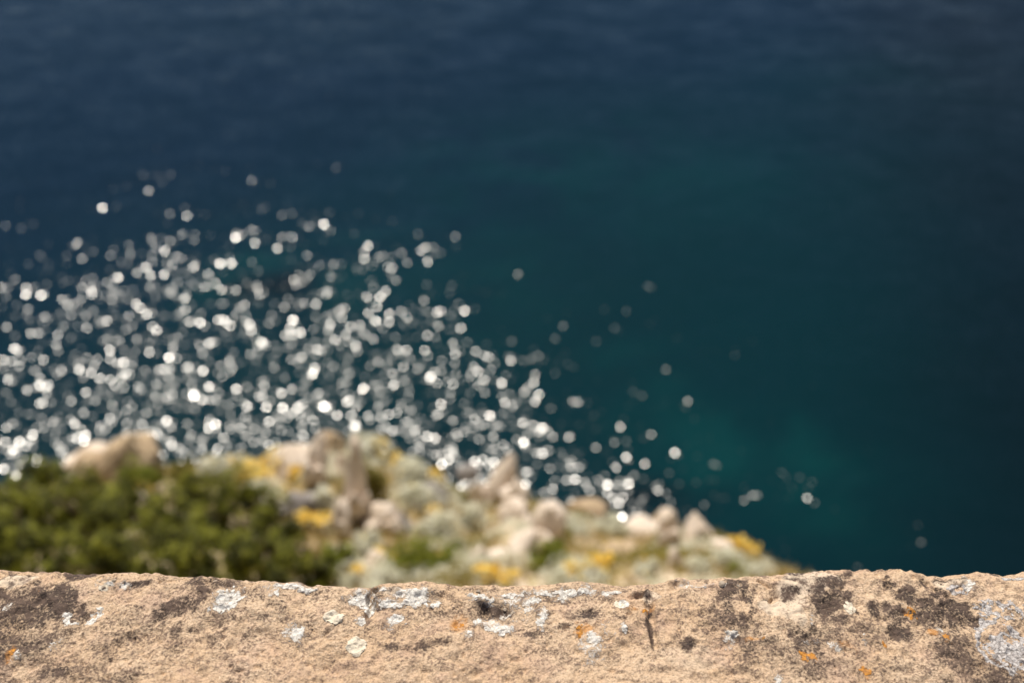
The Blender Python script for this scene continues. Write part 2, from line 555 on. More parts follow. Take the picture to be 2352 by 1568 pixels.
def rock_mesh(name, w, d, h, seed, mat, lean=(0, 0), pts=14, taper=0.35):
    rng = np.random.default_rng(seed)
    co, fc = ICO
    nrm = rng.normal(size=(pts, 3)); nrm /= np.linalg.norm(nrm, axis=1)[:, None]
    dist = rng.uniform(0.62, 0.95, pts)
    dots = co @ nrm.T
    r = np.min(np.where(dots > 0.05, dist / np.maximum(dots, 0.05), 9), axis=1)
    r = np.minimum(r, 1.15)
    p = co * r[:, None]
    nz = 0.10 * fbm(p[:, 0] * 3, p[:, 1] * 3, p[:, 2] * 3, seed=seed, oct=4)
    # splits running along the stone
    nz -= 0.09 * sstep(0.75, 1.0, 1 - np.abs(vnoise(p[:, 0] * 2.2 + p[:, 2] * .4, p[:, 1] * 2.2, p[:, 2] * 0.7, seed=seed + 3)))
    p = p * (1 + nz)[:, None]
    lo_, hi_ = p.min(0), p.max(0)
    p = (p - lo_) / (hi_ - lo_) * 2 - 1
    k = 1 - taper * (p[:, 2] * 0.5 + 0.5)
    q = np.stack([p[:, 0] * w / 2 * k * 1.15 + lean[0] * (p[:, 2] + 1) * h / 2, p[:, 1] * d / 2 * k * 1.15 + lean[1] * (p[:, 2] + 1) * h / 2, (p[:, 2] * 0.5 + 0.5) * h * 1.15 - 0.15 * h], 1)
    return mesh_np(name, q, fc, mat)


def rock(px, py, w, h, label, mat=None, seed=0, lean=(0, 0), d=None, taper=0.35, name='rock'):
    lean = (lean[0], lean[1] + 0.5)
    """base centre at a picture point; w, h in picture units"""
    p, s = hit(px, py)
    W, Hh = w * s * 1.05, h * s / 0.72 * 0.76
    D = (d or 0.8) * W
    rr = random.Random(seed * 7 + 1)
    me = rock_mesh(name, W, D, Hh, seed, mat or M_ROCKP, lean, taper=taper)
    bm = bmesh.new(); bm.from_mesh(me)
    for k in range(rr.choice((2, 3, 3, 4)) if W > 0.12 else 1):
        f = rr.uniform(0.32, 0.55)
        m2 = rock_mesh('block', W * f * 1.3, D * f * 1.4, Hh * f * rr.uniform(0.8, 1.3), seed * 31 + k + 1, mat or M_ROCKP, (rr.uniform(-.2, .2), 0), taper=0.3)
        a = rr.uniform(0, 2 * math.pi)
        rad = rr.uniform(0.30, 0.52)
        m2.transform(Matrix.Translation((math.cos(a) * W * rad, math.sin(a) * D * rad, rr.uniform(-0.05, 0.22) * Hh)))
        bm.from_mesh(m2)
    bm.to_mesh(me); bm.free()
    for pl in me.polygons:
        pl.use_smooth = True
    o = link(name, me, None, p)
    o.rotation_euler = (0, 0, random.Random(seed).uniform(-0.4, 0.4))
    return tag(o, label, 'rock')


rock(285, 1096, 165, 88, 'broad tan brown rock peak rising above the green shrubs on the left', M_ROCKT, 4, (0.15, 0), taper=0.72)
rock(215, 1085, 110, 50, 'low pinkish slab leaning against the left side of the tan rock peak', M_ROCKP, 5, (0.3, 0), taper=0.5)
rock(336, 1165, 40, 32, 'small pinkish stone alone among the dark shrubs, under a tuft of yellow flowers', M_ROCKP, 6)
rock(814, 1184, 56, 165, 'tall narrow pale rock spike standing upright in the middle of the slope', M_ROCKP, 7, (0.0, 0), taper=0.5)
rock(786, 1228, 46, 80, 'pinkish stone at the foot of the tall pale rock spike', M_ROCKP, 8, (-0.1, 0), taper=0.3)
rock(722, 1112, 44, 104, 'leaning pale rock to the left of the tall spike', M_ROCKP, 9, (0.12, 0), taper=0.3)
rock(762, 1045, 62, 50, 'dark brown overhanging rock on the crest above the leaning pale rock', M_ROCKT, 10, (0.1, 0))
rock(778, 1090, 32, 46, 'little rosy stone wedged between the leaning rock and the tall spike', M_ROCKP, 28)
rock(668, 1090, 110, 60, 'wide pale slab behind the big tuft of yellow flowers', M_ROCKP, 11, (0.2, 0), taper=0.4)
rock(880, 1220, 74, 62, 'blocky pinkish boulder with a dark shaded right side, in mid slope', M_ROCKP, 12, (0.05, 0), taper=0.2)
rock(916, 1222, 44, 46, 'dark stone standing in for the shade right of the pinkish boulder', M_ROCKG, 13)  # added dark rock, stands in for the boulder's shadow on its right
rock(862, 1306, 54, 34, 'small flat pink stone just above the parapet, left of the bright green cushion', M_ROCKP, 14)
rock(690, 1178, 88, 42, 'dark grey rock in the shade where the dark shrubs end', M_ROCKG, 15)
rock(1128, 1160, 74, 108, 'pointed pale rock leaning to the right on the crest by the brightest glitter', M_ROCKP, 16, (0.38, 0), taper=0.5)
rock(1180, 1170, 62, 66, 'rosy rounded rock right behind the pointed leaning rock', M_ROCKP, 17, (0.1, 0))
rock(1178, 1196, 66, 42, 'lilac tinged stone below the pointed leaning rock', M_ROCKP, 18)
rock(1248, 1248, 80, 88, 'big slanting pink rock left above the right green cushion', M_ROCKP, 19, (0.3, 0), taper=0.3)
rock(1195, 1282, 90, 52, 'pale pink slab at the foot of the big slanting pink rock', M_ROCKP, 20, (0.25, 0))
rock(1099, 1290, 36, 36, 'small whitish stone right of the large bright green cushion', M_ROCKP, 21)
rock(1000, 1150, 60, 40, 'grey stone half hidden by silver leaves left of the rock crest gap', M_ROCKG, 22)
rock(1540, 1270, 46, 92, 'upright pinkish rock column near the right end of the slope', M_ROCKP, 23, (0.05, 0), taper=0.2)
rock(1607, 1252, 64, 62, 'rounded pale boulder standing out against the sea at the right', M_ROCKP, 24, (-0.1, 0), taper=0.35)
rock(1520, 1216, 60, 34, 'sandy rock on the crest left of the rounded pale boulder', M_ROCKT, 25)
rock(1470, 1235, 96, 34, 'low rosy ledge between the silver bush and the rock column', M_ROCKP, 26)
rock(1552, 1306, 34, 46, 'small whitish stone under the upright rock column', M_ROCKP, 27)
rock(1435, 1285, 80, 28, 'reddish flat stone behind the orange yellow flowers', M_ROCKT, 29)
rock(1345, 1190, 90, 40, 'brown shaded rock on the crest edge below the brightest glitter', M_ROCKT, 30)
rock(1655, 1268, 50, 26, 'flat pale stone below the rounded boulder at the sea edge', M_ROCKP, 31)

# shore rocks in the water at the foot of the cliff
for k, (px, py, w, lab) in enumerate([(1075, 1085, 60, 'grey wet rock awash in the water behind the gap in the crest')]):
    x, y = on_z(px, py, 0)
    s = math.hypot(x, y, H) * K
    me = rock_mesh('shore_rock', w * s, w * s, w * s * 0.5, 90 + k, M_ROCKG)
    tag(link('shore_rock', me, None, (x, y, -w * s * 0.12)), lab, 'rock')

# ------------------------------------------------------------ plants
def leaf_quads(P, N, size, rng, aspect=0.5, tilt=0.7):
    n = len(P)
    N = N + rng.normal(size=(n, 3)) * tilt
    N /= np.linalg.norm(N, axis=1)[:, None] + 1e-9
    T = rng.normal(size=(n, 3)); T -= (T * N).sum(1)[:, None] * N
    T /= np.linalg.norm(T, axis=1)[:, None] + 1e-9
    B = np.cross(N, T)
    L = size * rng.uniform(0.7, 1.35, n)[:, None]
    W = L * aspect
    v = np.stack([P - T * L, P - B * W + N * L * .12, P + T * L, P + B * W + N * L * .12], 1).reshape(-1, 3)
    f = np.arange(n * 4).reshape(n, 4)
    return v, f


def crown_points(rng, rx, ry, rz, n, nl, lump=0.34):
    """points on the skins of many small clumps spread through a dome"""
    c = rng.normal(size=(nl, 3)); c /= np.linalg.norm(c, axis=1)[:, None]
    c[:, 2] = np.abs(c[:, 2])
    c *= (rng.uniform(0.35, 0.92, nl) ** 0.6)[:, None]
    lr = lump * rng.uniform(0.25, 1.0, nl) ** 1.15 * 1.7
    idx = rng.integers(0, nl, n)
    d = rng.normal(size=(n, 3)); d /= np.linalg.norm(d, axis=1)[:, None]
    d[:, 2] = np.where(rng.random(n) < 0.6, np.abs(d[:, 2]), d[:, 2])
    rr = lr[idx] * (rng.uniform(0.35, 1.08, n) ** 0.4)
    p = (c[idx] + d * rr[:, None])
    S = np.array([rx, ry, rz])
    return p * S, d


def stems_mesh(name, rng, rx, ry, rz, n):
    V, Fc = [], []
    for k in range(n):
        a = rng.uniform(0, 2 * math.pi)
        e = np.array([math.cos(a) * rx * rng.uniform(.3, .8), math.sin(a) * ry * rng.uniform(.3, .8), rz * rng.uniform(.5, .9)])
        m = e * 0.5 + rng.normal(size=3) * 0.06 * rx
        path = [np.array([0, 0, -0.12]) + rng.normal(size=3) * 0.02, m * np.array([.8, .8, 1]), e]
        for i, (c, r) in enumerate(zip(path, (0.018, 0.012, 0.005))):
            for q in range(5):
                t = q * 2 * math.pi / 5
                V.append(c + np.array([math.cos(t), math.sin(t), 0]) * r * (0.6 + rx))
        b = len(V) - 15
        for i in range(2):
            for q in range(5):
                Fc.append([b + i * 5 + q, b + i * 5 + (q + 1) % 5, b + (i + 1) * 5 + (q + 1) % 5, b + (i + 1) * 5 + q])
    return mesh_np(name, V, Fc, M_TWIG)


def bush(px, py, w, h, label, mat, seed, n=None, leaf=0.022, name='shrub', cat='shrub', group=None, nl=None, flowers=0, d=None, aspect=0.5):
    p, s = hit(px, py)
    rx = w * s / 2; rz = h * s / 0.80; ry = (d * s / 2) if d else rx * 0.9
    rng = np.random.default_rng(seed)
    r = bpy.data.objects.new(name, None); col.objects.link(r); r.location = p; r.empty_display_size = 0.2
    tag(r, label, cat, group)
    if n is None:
        n = int(min(16000, 1.9 * (rx * ry + rz * (rx + ry)) * 3.14 / (leaf * leaf * 2 * aspect * 2)))
    P, D = crown_points(rng, rx * 0.84, ry * 0.84, rz * 0.80, n, nl or int(18 + 40 * rx))
    P[:, 2] = np.maximum(P[:, 2], -0.10)
    v, f = leaf_quads(P, D + np.array([0, 0, .35]), leaf, rng, aspect, 0.45)
    link('foliage', mesh_np('foliage', v, f, mat, False), r)
    link('stems', stems_mesh('stems', rng, rx, ry, rz, 7), r)
    if flowers:
        P, D = crown_points(rng, rx * 0.9, ry * 0.9, rz * 0.95, flowers, 9, 0.3)
        P[:, 2] = np.abs(P[:, 2]) + 0.03
        v, f = leaf_quads(P, np.tile([0, -0.3, 1.0], (flowers, 1)), 0.02, rng, 0.9, 0.4)
        o = link('blossoms', mesh_np('blossoms', v, f, M_YELLOW, False), r)
        o['kind'] = 'stuff'
    return r


G1 = 'dark evergreen shrubs covering the left of the slope'
greens = [
    (40, 1330, 230, 150, 'dark evergreen shrub filling the bottom left corner above the parapet'),
    (230, 1345, 220, 150, 'evergreen shrub at the parapet edge, second from the bottom left corner'),
    (420, 1350, 230, 150, 'evergreen shrub at the parapet edge with the lightest green clumps'),
    (600, 1352, 210, 150, 'evergreen shrub at the parapet edge below the dark grey rock, left of the deepest shade'),
    (30, 1225, 200, 130, 'evergreen shrub by the left frame edge halfway up the dark thicket'),
    (210, 1225, 220, 120, 'darkest brownish evergreen shrub in the middle left of the thicket'),
    (395, 1235, 190, 110, 'evergreen shrub below the small pinkish stone in the thicket'),
    (555, 1225, 210, 125, 'evergreen shrub rising just left of the dark grey rock'),
    (120, 1140, 190, 70, 'flat topped evergreen shrub on the crest at the far left'),
    (470, 1145, 150, 60, 'evergreen shrub just below the silver bush on the crest'),
    (290, 1190, 190, 75, 'low evergreen shrub left of the small pinkish stone in the thicket'),
    (665, 1275, 130, 95, 'evergreen shrub right under the orange yellow tuft at the edge of the thicket'),
    (725, 1345, 110, 85, 'shaded evergreen shrub at the right foot of the dark thicket'),
]
for k, (px, py, w, h, lab) in enumerate(greens):
    bush(px, py, w, h, lab, M_GREEN, 200 + k, leaf=0.024, group=G1, name='evergreen_shrub', nl=22)

bush(322, 1122, 104, 62, 'round bright green shrub in front of the tan rock peak', M_LIME, 230, name='green_shrub')
bush(-6, 1190, 50, 150, 'thin brownish shrub standing up at the very left edge against the sea', M_OLIVE, 231, name='brown_shrub', nl=14)
bush(862, 1165, 74, 118, 'tall olive green bush right beside the tall pale rock spike', M_OLIVE, 232, name='olive_bush')
bush(965, 1318, 190, 82, 'large bright green cushion shrub just above the middle of the parapet', M_LIME, 233, name='green_shrub')
bush(1268, 1300, 128, 52, 'smaller bright green cushion shrub under the big slanting pink rock', M_LIME, 234, name='green_shrub')
bush(780, 1300, 90, 66, 'yellowish green shrub beside the shaded foot of the dark thicket', M_LIME, 235, name='green_shrub')
bush(1702, 1322, 84, 26, 'little green shrub where the slope meets the parapet at the right', M_LIME, 236, name='green_shrub')
bush(1050, 1275, 56, 40, 'small olive shrub touching the right side of the large green cushion', M_LIME, 237, name='green_shrub')
bush(430, 1095, 70, 40, 'small olive shrub in the dip right of the tan rock peak', M_OLIVE, 238, name='olive_bush')
bush(1065, 1165, 70, 36, 'olive tuft in the gap of the crest behind the pale rocks', M_OLIVE, 239, name='olive_bush')

silv = [
    (490, 1100, 100, 60, 'silver leaved bush on the crest left of the big yellow flowers', 14),
    (610, 1160, 130, 62, 'silver leaved bush directly below the big tuft of yellow flowers', 25),
    (560, 1065, 60, 34, 'small silver bush on the crest with a few yellow blossoms', 30),
    (752, 1170, 60, 62, 'silver bush between the leaning rock and the foot of the tall spike', 8),
    (845, 1050, 120, 50, 'silver and yellow flowering bush crowning the crest above the tall spike', 70),
    (945, 1110, 110, 66, 'round silver bush on the right shoulder of the crest', 20),
    (955, 1165, 110, 50, 'pale silver bush under the right shoulder of the crest', 8),
    (840, 1262, 80, 50, 'silver bush below the pinkish boulder', 5),
    (1010, 1228, 110, 54, 'pale silver bush above the large green cushion', 0),
    (1085, 1215, 80, 56, 'greyer silver bush left of the lilac tinged stone', 4),
    (1310, 1232, 92, 50, 'silver bush above the smaller green cushion', 0),
    (1400, 1225, 90, 44, 'silver bush on the crest left of the sandy rock', 4),
    (1330, 1338, 170, 44, 'broad silver bush along the parapet with yellow flowers on top', 25),
    (900, 1345, 150, 36, 'wide silver bush peeping over the parapet in the middle', 6),
    (1670, 1300, 100, 44, 'silver bush below the orange flowers at the right end', 4),
    (1735, 1325, 100, 30, 'last silver bush before the open sea at the right', 0),
    (1205, 1236, 60, 30, 'small silver clump lying on the pink slab', 0),
    (1600, 1315, 70, 40, 'small silver bush at the parapet left of the little green shrub', 4),
    (800, 1345, 70, 24, 'silver clump at the parapet below the yellowish green shrub', 4),
    (1490, 1318, 80, 30, 'thin silver clump among dry grass near the whitish stone', 3),
]
for k, (px, py, w, h, lab, fl) in enumerate(silv):
    bush(px, py, w, h, lab, M_SILVER, 300 + k, leaf=0.024, name='silver_bush', group='silver leaved bushes among the rocks', flowers=fl, aspect=0.42)

yel = [
    (600, 1106, 76, 34, 'largest tuft of yellow flowers, at the left above the silver bush', 520),
    (690, 1108, 38, 26, 'tuft of yellow flowers just right of the largest tuft', 200),
    (336, 1140, 38, 24, 'yellow tuft among the dark shrubs on top of the small pinkish stone', 160),
    (703, 1206, 34, 20, 'orange yellow tuft just below the dark grey rock', 150),
    (742, 1212, 40, 22, 'yellow tuft second to the right of the dark grey rock', 160),
    (783, 1216, 30, 22, 'yellow tuft growing at the foot of the tall rock spike', 120),
    (912, 1070, 46, 26, 'yellow tuft on the right shoulder of the crest', 170),
    (645, 1050, 40, 22, 'yellow tuft on the crest above the wide pale slab', 130),
    (524, 1062, 34, 18, 'faint yellow tuft on the left part of the crest', 90),
    (1002, 1090, 40, 22, 'faint yellow tuft where the crest drops to the gap', 80),
    (912, 1304, 24, 20, 'small yellow tuft in the left half of the large green cushion', 110),
    (1012, 1308, 26, 24, 'small yellow tuft in the right half of the large green cushion', 110),
    (872, 1288, 24, 18, 'tiny orange tuft above the small flat pink stone', 70),
    (1118, 1338, 46, 22, 'bright yellow tuft at the parapet right of the large green cushion', 200),
    (1165, 1342, 38, 18, 'low yellow tuft at the parapet, next to the bright one', 120),
    (1322, 1330, 48, 22, 'yellow tuft on the broad silver bush at the parapet', 230),
    (1384, 1300, 38, 24, 'orange yellow tuft in front of the reddish flat stone', 160),
    (1412, 1276, 34, 20, 'dull yellow tuft above the orange yellow one', 90),
    (1690, 1268, 40, 26, 'orange tuft sticking out against the sea at the right end', 150),
    (1724, 1285, 28, 22, 'small orange tuft lowest on the right end of the crest', 90),
    (1002, 1196, 30, 26, 'orange brown tuft between two silver bushes in mid slope', 80),
    (905, 1330, 26, 14, 'yellow speck of flowers on the wide silver bush at the parapet', 50),
    (825, 1330, 30, 18, 'dull yellow tuft at the parapet beside the silver clump', 90),
]
for k, (px, py, w, h, lab, fl) in enumerate(yel):
    fl = int(fl * 0.48); w = w * 1.2
    p, s = hit(px, py)
    rx, rz = w * s / 2, h * s
    rng = np.random.default_rng(500 + k)
    r = bpy.data.objects.new('yellow_flowers', None); col.objects.link(r); r.location = p
    tag(r, lab, 'flowers', 'tufts of yellow flowers on the slope')
    n = 160
    P, D = crown_points(rng, rx, rx, rz * 0.7, n, 8)
    v, f = leaf_quads(P, D, 0.02, rng, 0.35)
    link('foliage', mesh_np('foliage', v, f, M_SILVER, False), r)
    # flower heads on top of thin stalks
    lift = 0.13
    P, D = crown_points(rng, rx, rx * 0.9, rz * 0.75, fl, 9, 0.4)
    P[:, 2] = np.abs(P[:, 2]) + lift
    v, f = leaf_quads(P, np.tile([0, -0.2, 1.0], (fl, 1)), 0.021, rng, 0.95, 0.35)
    o = link('blossoms', mesh_np('blossoms', v, f, M_YELLOW, False), r); o['kind'] = 'stuff'
    q = P[::5]
    b = q * np.array([.5, .5, 0]) + np.array([0, 0, -0.03])
    e = np.array([0.002, 0, 0]); e2 = np.array([0, 0.002, 0])
    V = np.stack([b - e, b + e, q + e, q - e, b - e2, b + e2, q + e2, q - e2], 1).reshape(-1, 3)
    link('stalks', mesh_np('stalks', V, np.arange(len(V)).reshape(-1, 4), M_OLIVE, False), r)


# dry grass and low herbs over the slope
def dry_grass():
    rng = np.random.default_rng(77)
    n = 90000
    x = rng.uniform(-6, 5.2, n); y = rng.uniform(3.4, 9.8, n)
    keep = fbm(x * 1.3, y * 1.3, seed=61) > -0.45
    keep &= ~((1176 + x / (np.hypot(y, y * 1.25) * K) < 650) & (y < np.interp(x, _c[:, 0], _c[:, 1]) - 0.5))
    x, y = x[keep], y[keep]
    n = len(x)
    z = terrain(x, y)
    h = rng.uniform(0.04, 0.14, n)
    a = rng.uniform(0, 2 * math.pi, n)
    w = rng.uniform(0.006, 0.014, n)
    lx, ly = rng.normal(size=n) * 0.06, rng.normal(size=n) * 0.06
    b1 = np.stack([x - np.cos(a) * w, y - np.sin(a) * w, z - 0.03], 1)
    b2 = np.stack([x + np.cos(a) * w, y + np.sin(a) * w, z - 0.03], 1)
    tp = np.stack([x + lx, y + ly, z + h], 1)
    V = np.stack([b1, b2, tp], 1).reshape(-1, 3)
    o = link('dry_grass', mesh_np('dry_grass', V, np.arange(n * 3).reshape(n, 3), M_DRY, False))
    tag(o, 'dry yellow grass growing between the rocks and bushes of the slope', 'grass', kind='stuff')


def herbs(name, label, mat, seed, thr, n, leaf, fs, thicket=False, tall=0.45):
    """low mats of leaves hugging the ground in patches"""
    rng = np.random.default_rng(seed)
    x = rng.uniform(-6, 5.2, n); y = rng.uniform(3.4, 9.8, n)
    f = fbm(x * fs, y * fs, seed=seed, oct=3)
    keep = f > thr
    inside = (1176 + x / (np.hypot(y, y * 1.25) * K) < 650) & (y < np.interp(x, _c[:, 0], _c[:, 1]) - 0.35)
    keep &= inside if thicket else ~inside
    x, y, f = x[keep], y[keep], f[keep]
    z = terrain(x, y) + (np.minimum(f - thr, 0.35) * tall) * rng.uniform(0.2, 1, len(x)) + 0.01
    v, q = leaf_quads(np.stack([x, y, z], 1), np.tile([0, 0.2, 1.0], (len(x), 1)), leaf, rng, 0.45, 0.8)
    o = link(name, mesh_np(name, v, q, mat, False))
    tag(o, label, 'ground cover', kind='stuff')


dry_grass()
herbs('silver_herbs', 'pale silvery herbs matting the ground between the rocks', M_SILVER, 141, 0.12, 120000, 0.022, 1.7)
herbs('evergreen_undergrowth', 'dark green undergrowth closing the gaps between the evergreen shrubs on the left', M_GREEN, 163, -2.0, 70000, 0.026, 1.9, True, 0.15)
herbs('olive_herbs', 'olive green herbs matting the ground between the rocks', M_OLIVE, 152, 0.22, 110000, 0.022, 1.9)

# ------------------------------------------------------------ parapet
ZT = H - WALL_H
EDGE = [(-3000, 1300), (-800, 1308), (0, 1305), (100, 1308), (200, 1312), (330, 1317), (480, 1326), (545, 1332), (600, 1338), (700, 1345), (775, 1351), (830, 1353), (850, 1352), (866, 1345),
        (900, 1341), (1000, 1340), (1100, 1341), (1200, 1340), (1300, 1339), (1400, 1336), (1480, 1334), (1545, 1327), (1562, 1324), (1590, 1328), (1640, 1328), (1700, 1326), (1760, 1324),
        (1800, 1319), (1860, 1318), (1900, 1318), (2000, 1317), (2080, 1315), (2100, 1314), (2130, 1321), (2160, 1327), (2190, 1325), (2220, 1318), (2260, 1312), (2290, 1311),
        (2320, 1318), (2335, 1313), (2352, 1312), (2500, 1312), (5000, 1310)]
RAD = 0.020
_e = np.array([on_z(a, b, ZT) for a, b in EDGE])
_e[:, 1] += 0.55 * RAD


def P2(px, py):
    return on_z(px, py, ZT)


def seg_dist(x, y, pts):
    best = np.full(np.shape(x), 9.0)
    for (ax, ay), (bx, by) in zip(pts[:-1], pts[1:]):
        dx, dy = bx - ax, by - ay
        t = np.clip(((x - ax) * dx + (y - ay) * dy) / (dx * dx + dy * dy), 0, 1)
        best = np.minimum(best, np.hypot(x - ax - t * dx, y - ay - t * dy))
    return best


PX = P2(1177, 1440)[0] - P2(1176, 1440)[0]          # one picture unit along the wall, metres
PY = P2(1176, 1439)[1] - P2(1176, 1440)[1]


def gblob(x, y, px, py, rx, ry, p=2.0):
    cx, cy_ = P2(px, py)
    return np.exp(-((np.abs(x - cx) / (rx * PX)) ** 2 + (np.abs(y - cy_) / (ry * PY)) ** 2) ** (p / 2))


def wall_z(x, y, detail=True):
    ye = np.interp(x, _e[:, 0], _e[:, 1]) + 0.0009 * fbm(x * 110, x * 0, seed=4, oct=3)
    d = ye - y
    z = 0.0045 * fbm(x * 9, y * 9, seed=40, oct=3) + 0.0032 * fbm(x * 38, y * 38, seed=41, oct=3)
    if detail:
        z = z + 0.0016 * fbm(x * 160, y * 160, seed=42, oct=3)
        pit = vnoise(x * 260, y * 260, seed=43)
        z = z - 0.0018 * sstep(0.45, 0.9, pit) * sstep(-0.4, 0.5, fbm(x * 25, y * 25, seed=45))
    # worn lip: a slightly lower ledge along the far edge, its inner rim wandering
    rim = 0.020 + 0.008 * fbm(x * 14, x * 0 + 3, seed=50, oct=3)
    z = z - 0.0045 * sstep(0.003, -0.003, d - rim) * sstep(-0.2, 0.3, vnoise(x * 6 + 2, x * 0, seed=51))
    # named dips, joints and knobs
    z = z - 0.008 * sstep(0.005, 0.0012, seg_dist(x, y, [P2(862, 1345), P2(848, 1370), P2(856, 1392), P2(846, 1412)]))
    z = z - 0.0045 * gblob(x, y, 822, 1382, 34, 26, 4)
    z = z - 0.009 * gblob(x, y, 1140, 1395, 46, 20, 4) * (0.7 + 0.5 * vnoise(x * 120, y * 120, seed=9))
    z = z - 0.005 * sstep(0.004, 0.001, seg_dist(x, y, [P2(1745, 1335), P2(1772, 1352), P2(1782, 1372), P2(1770, 1384)]))
    z = z - 0.0035 * sstep(0.0045, 0.0008, seg_dist(x, y, [P2(2100, 1325), P2(2125, 1338), P2(2135, 1352), P2(2152, 1356), P2(2172, 1366)]) + 0.0018 * vnoise(x * 180, y * 180, seed=63))
    z = z - 0.0022 * sstep(0.003, 0.0008, seg_dist(x, y, [P2(2186, 1366), P2(2200, 1352), P2(2218, 1338)]) + 0.0015 * vnoise(x * 180, y * 180, seed=64))
    z = z - 0.003 * gblob(x, y, 2165, 1340, 34, 14, 3)
    z = z - 0.0055 * sstep(0.0055, 0.0015, seg_dist(x, y, [P2(1490, 1374), P2(1497, 1420), P2(1506, 1478)]))
    z = z + 0.008 * gblob(x, y, 1470, 1357, 30, 9, 3)
    z = z + 0.005 * gblob(x, y, 1560, 1330, 28, 7, 3)
    z = z - 0.002 * sstep(0.003, 0.0008, seg_dist(x, y, [P2(370, 1338), P2(390, 1341), P2(420, 1336), P2(450, 1344), P2(470, 1346), P2(500, 1336)]) + 0.0012 * vnoise(x * 150, y * 150, seed=61))
    z = z - 0.0018 * sstep(0.0035, 0.001, seg_dist(x, y, [P2(668, 1352), P2(695, 1370), P2(730, 1362), P2(790, 1360)]) + 0.0015 * vnoise(x * 150, y * 150, seed=62))
    z = z + 0.004 * gblob(x, y, 1850, 1350, 80, 40, 4)
    z = z + 0.003 * gblob(x, y, 540, 1395, 120, 30, 3) + 0.003 * gblob(x, y, 950, 1355, 60, 10, 3)
    for (a, b, c) in ((580, 1342, 4), (370, 1340, 4), (1690, 1470, 10), (2080, 1410, 8)):
        z = z - 0.004 * gblob(x, y, a, b, c, c, 4)
    # rounding over the far edge
    q = np.clip(RAD - d, 0, RAD * 0.999)
    z = z - (RAD - np.sqrt(np.maximum(RAD * RAD - q * q, 0)))
    return ZT + z, d


WH = [
    (528, 1378, 34, 30, .0), (505, 1402, 22, 12, .0), (682, 1456, 17, 19, 0), (660, 1348, 46, 9, 0), (705, 1356, 24, 8, 0), (828, 1372, 30, 20, 0), (848, 1392, 16, 12, 0),
    (868, 1350, 20, 7, 0), (900, 1386, 34, 9, 0), (948, 1362, 46, 12, 0), (955, 1380, 30, 15, 0), (1000, 1385, 16, 9, 0), (912, 1420, 20, 15, .4), (832, 1432, 10, 12, 0), (1178, 1356, 26, 9, 0),
    (1248, 1353, 28, 9, 0), (1225, 1372, 22, 10, 0), (1305, 1352, 34, 10, 0), (1345, 1350, 24, 8, 0), (1395, 1354, 20, 8, 0), (1418, 1350, 12, 6, 0), (1290, 1366, 14, 4, 0), (1148, 1437, 34, 10, 0),
    (1243, 1430, 11, 14, 0), (1248, 1408, 8, 12, 0), (1358, 1468, 14, 16, 0), (1434, 1445, 8, 8, 0), (1430, 1385, 12, 10, 0), (1100, 1368, 24, 8, 0), (1130, 1372, 12, 8, 0), (1166, 1400, 10, 7, 0), (1212, 1394, 9, 8, 0),
    (1680, 1456, 15, 7, 0), (2230, 1338, 12, 6, 0), (2222, 1352, 8, 10, 0), (1860, 1424, 4, 5, 0), (1925, 1487, 9, 8, 0), (2165, 1445, 5, 7, 0), (1787, 1560, 10, 8, 0), (10, 1391, 9, 8, 0), (40, 1497, 12, 8, 0),
    (125, 1478, 9, 6, 0), (637, 1368, 7, 10, 0), (1098, 1420, 12, 8, 0), (1076, 1448, 10, 8, 0), (252, 1343, 12, 6, 0), (1605, 1346, 20, 4, 0), (1985, 1465, 6, 5, 0),
]


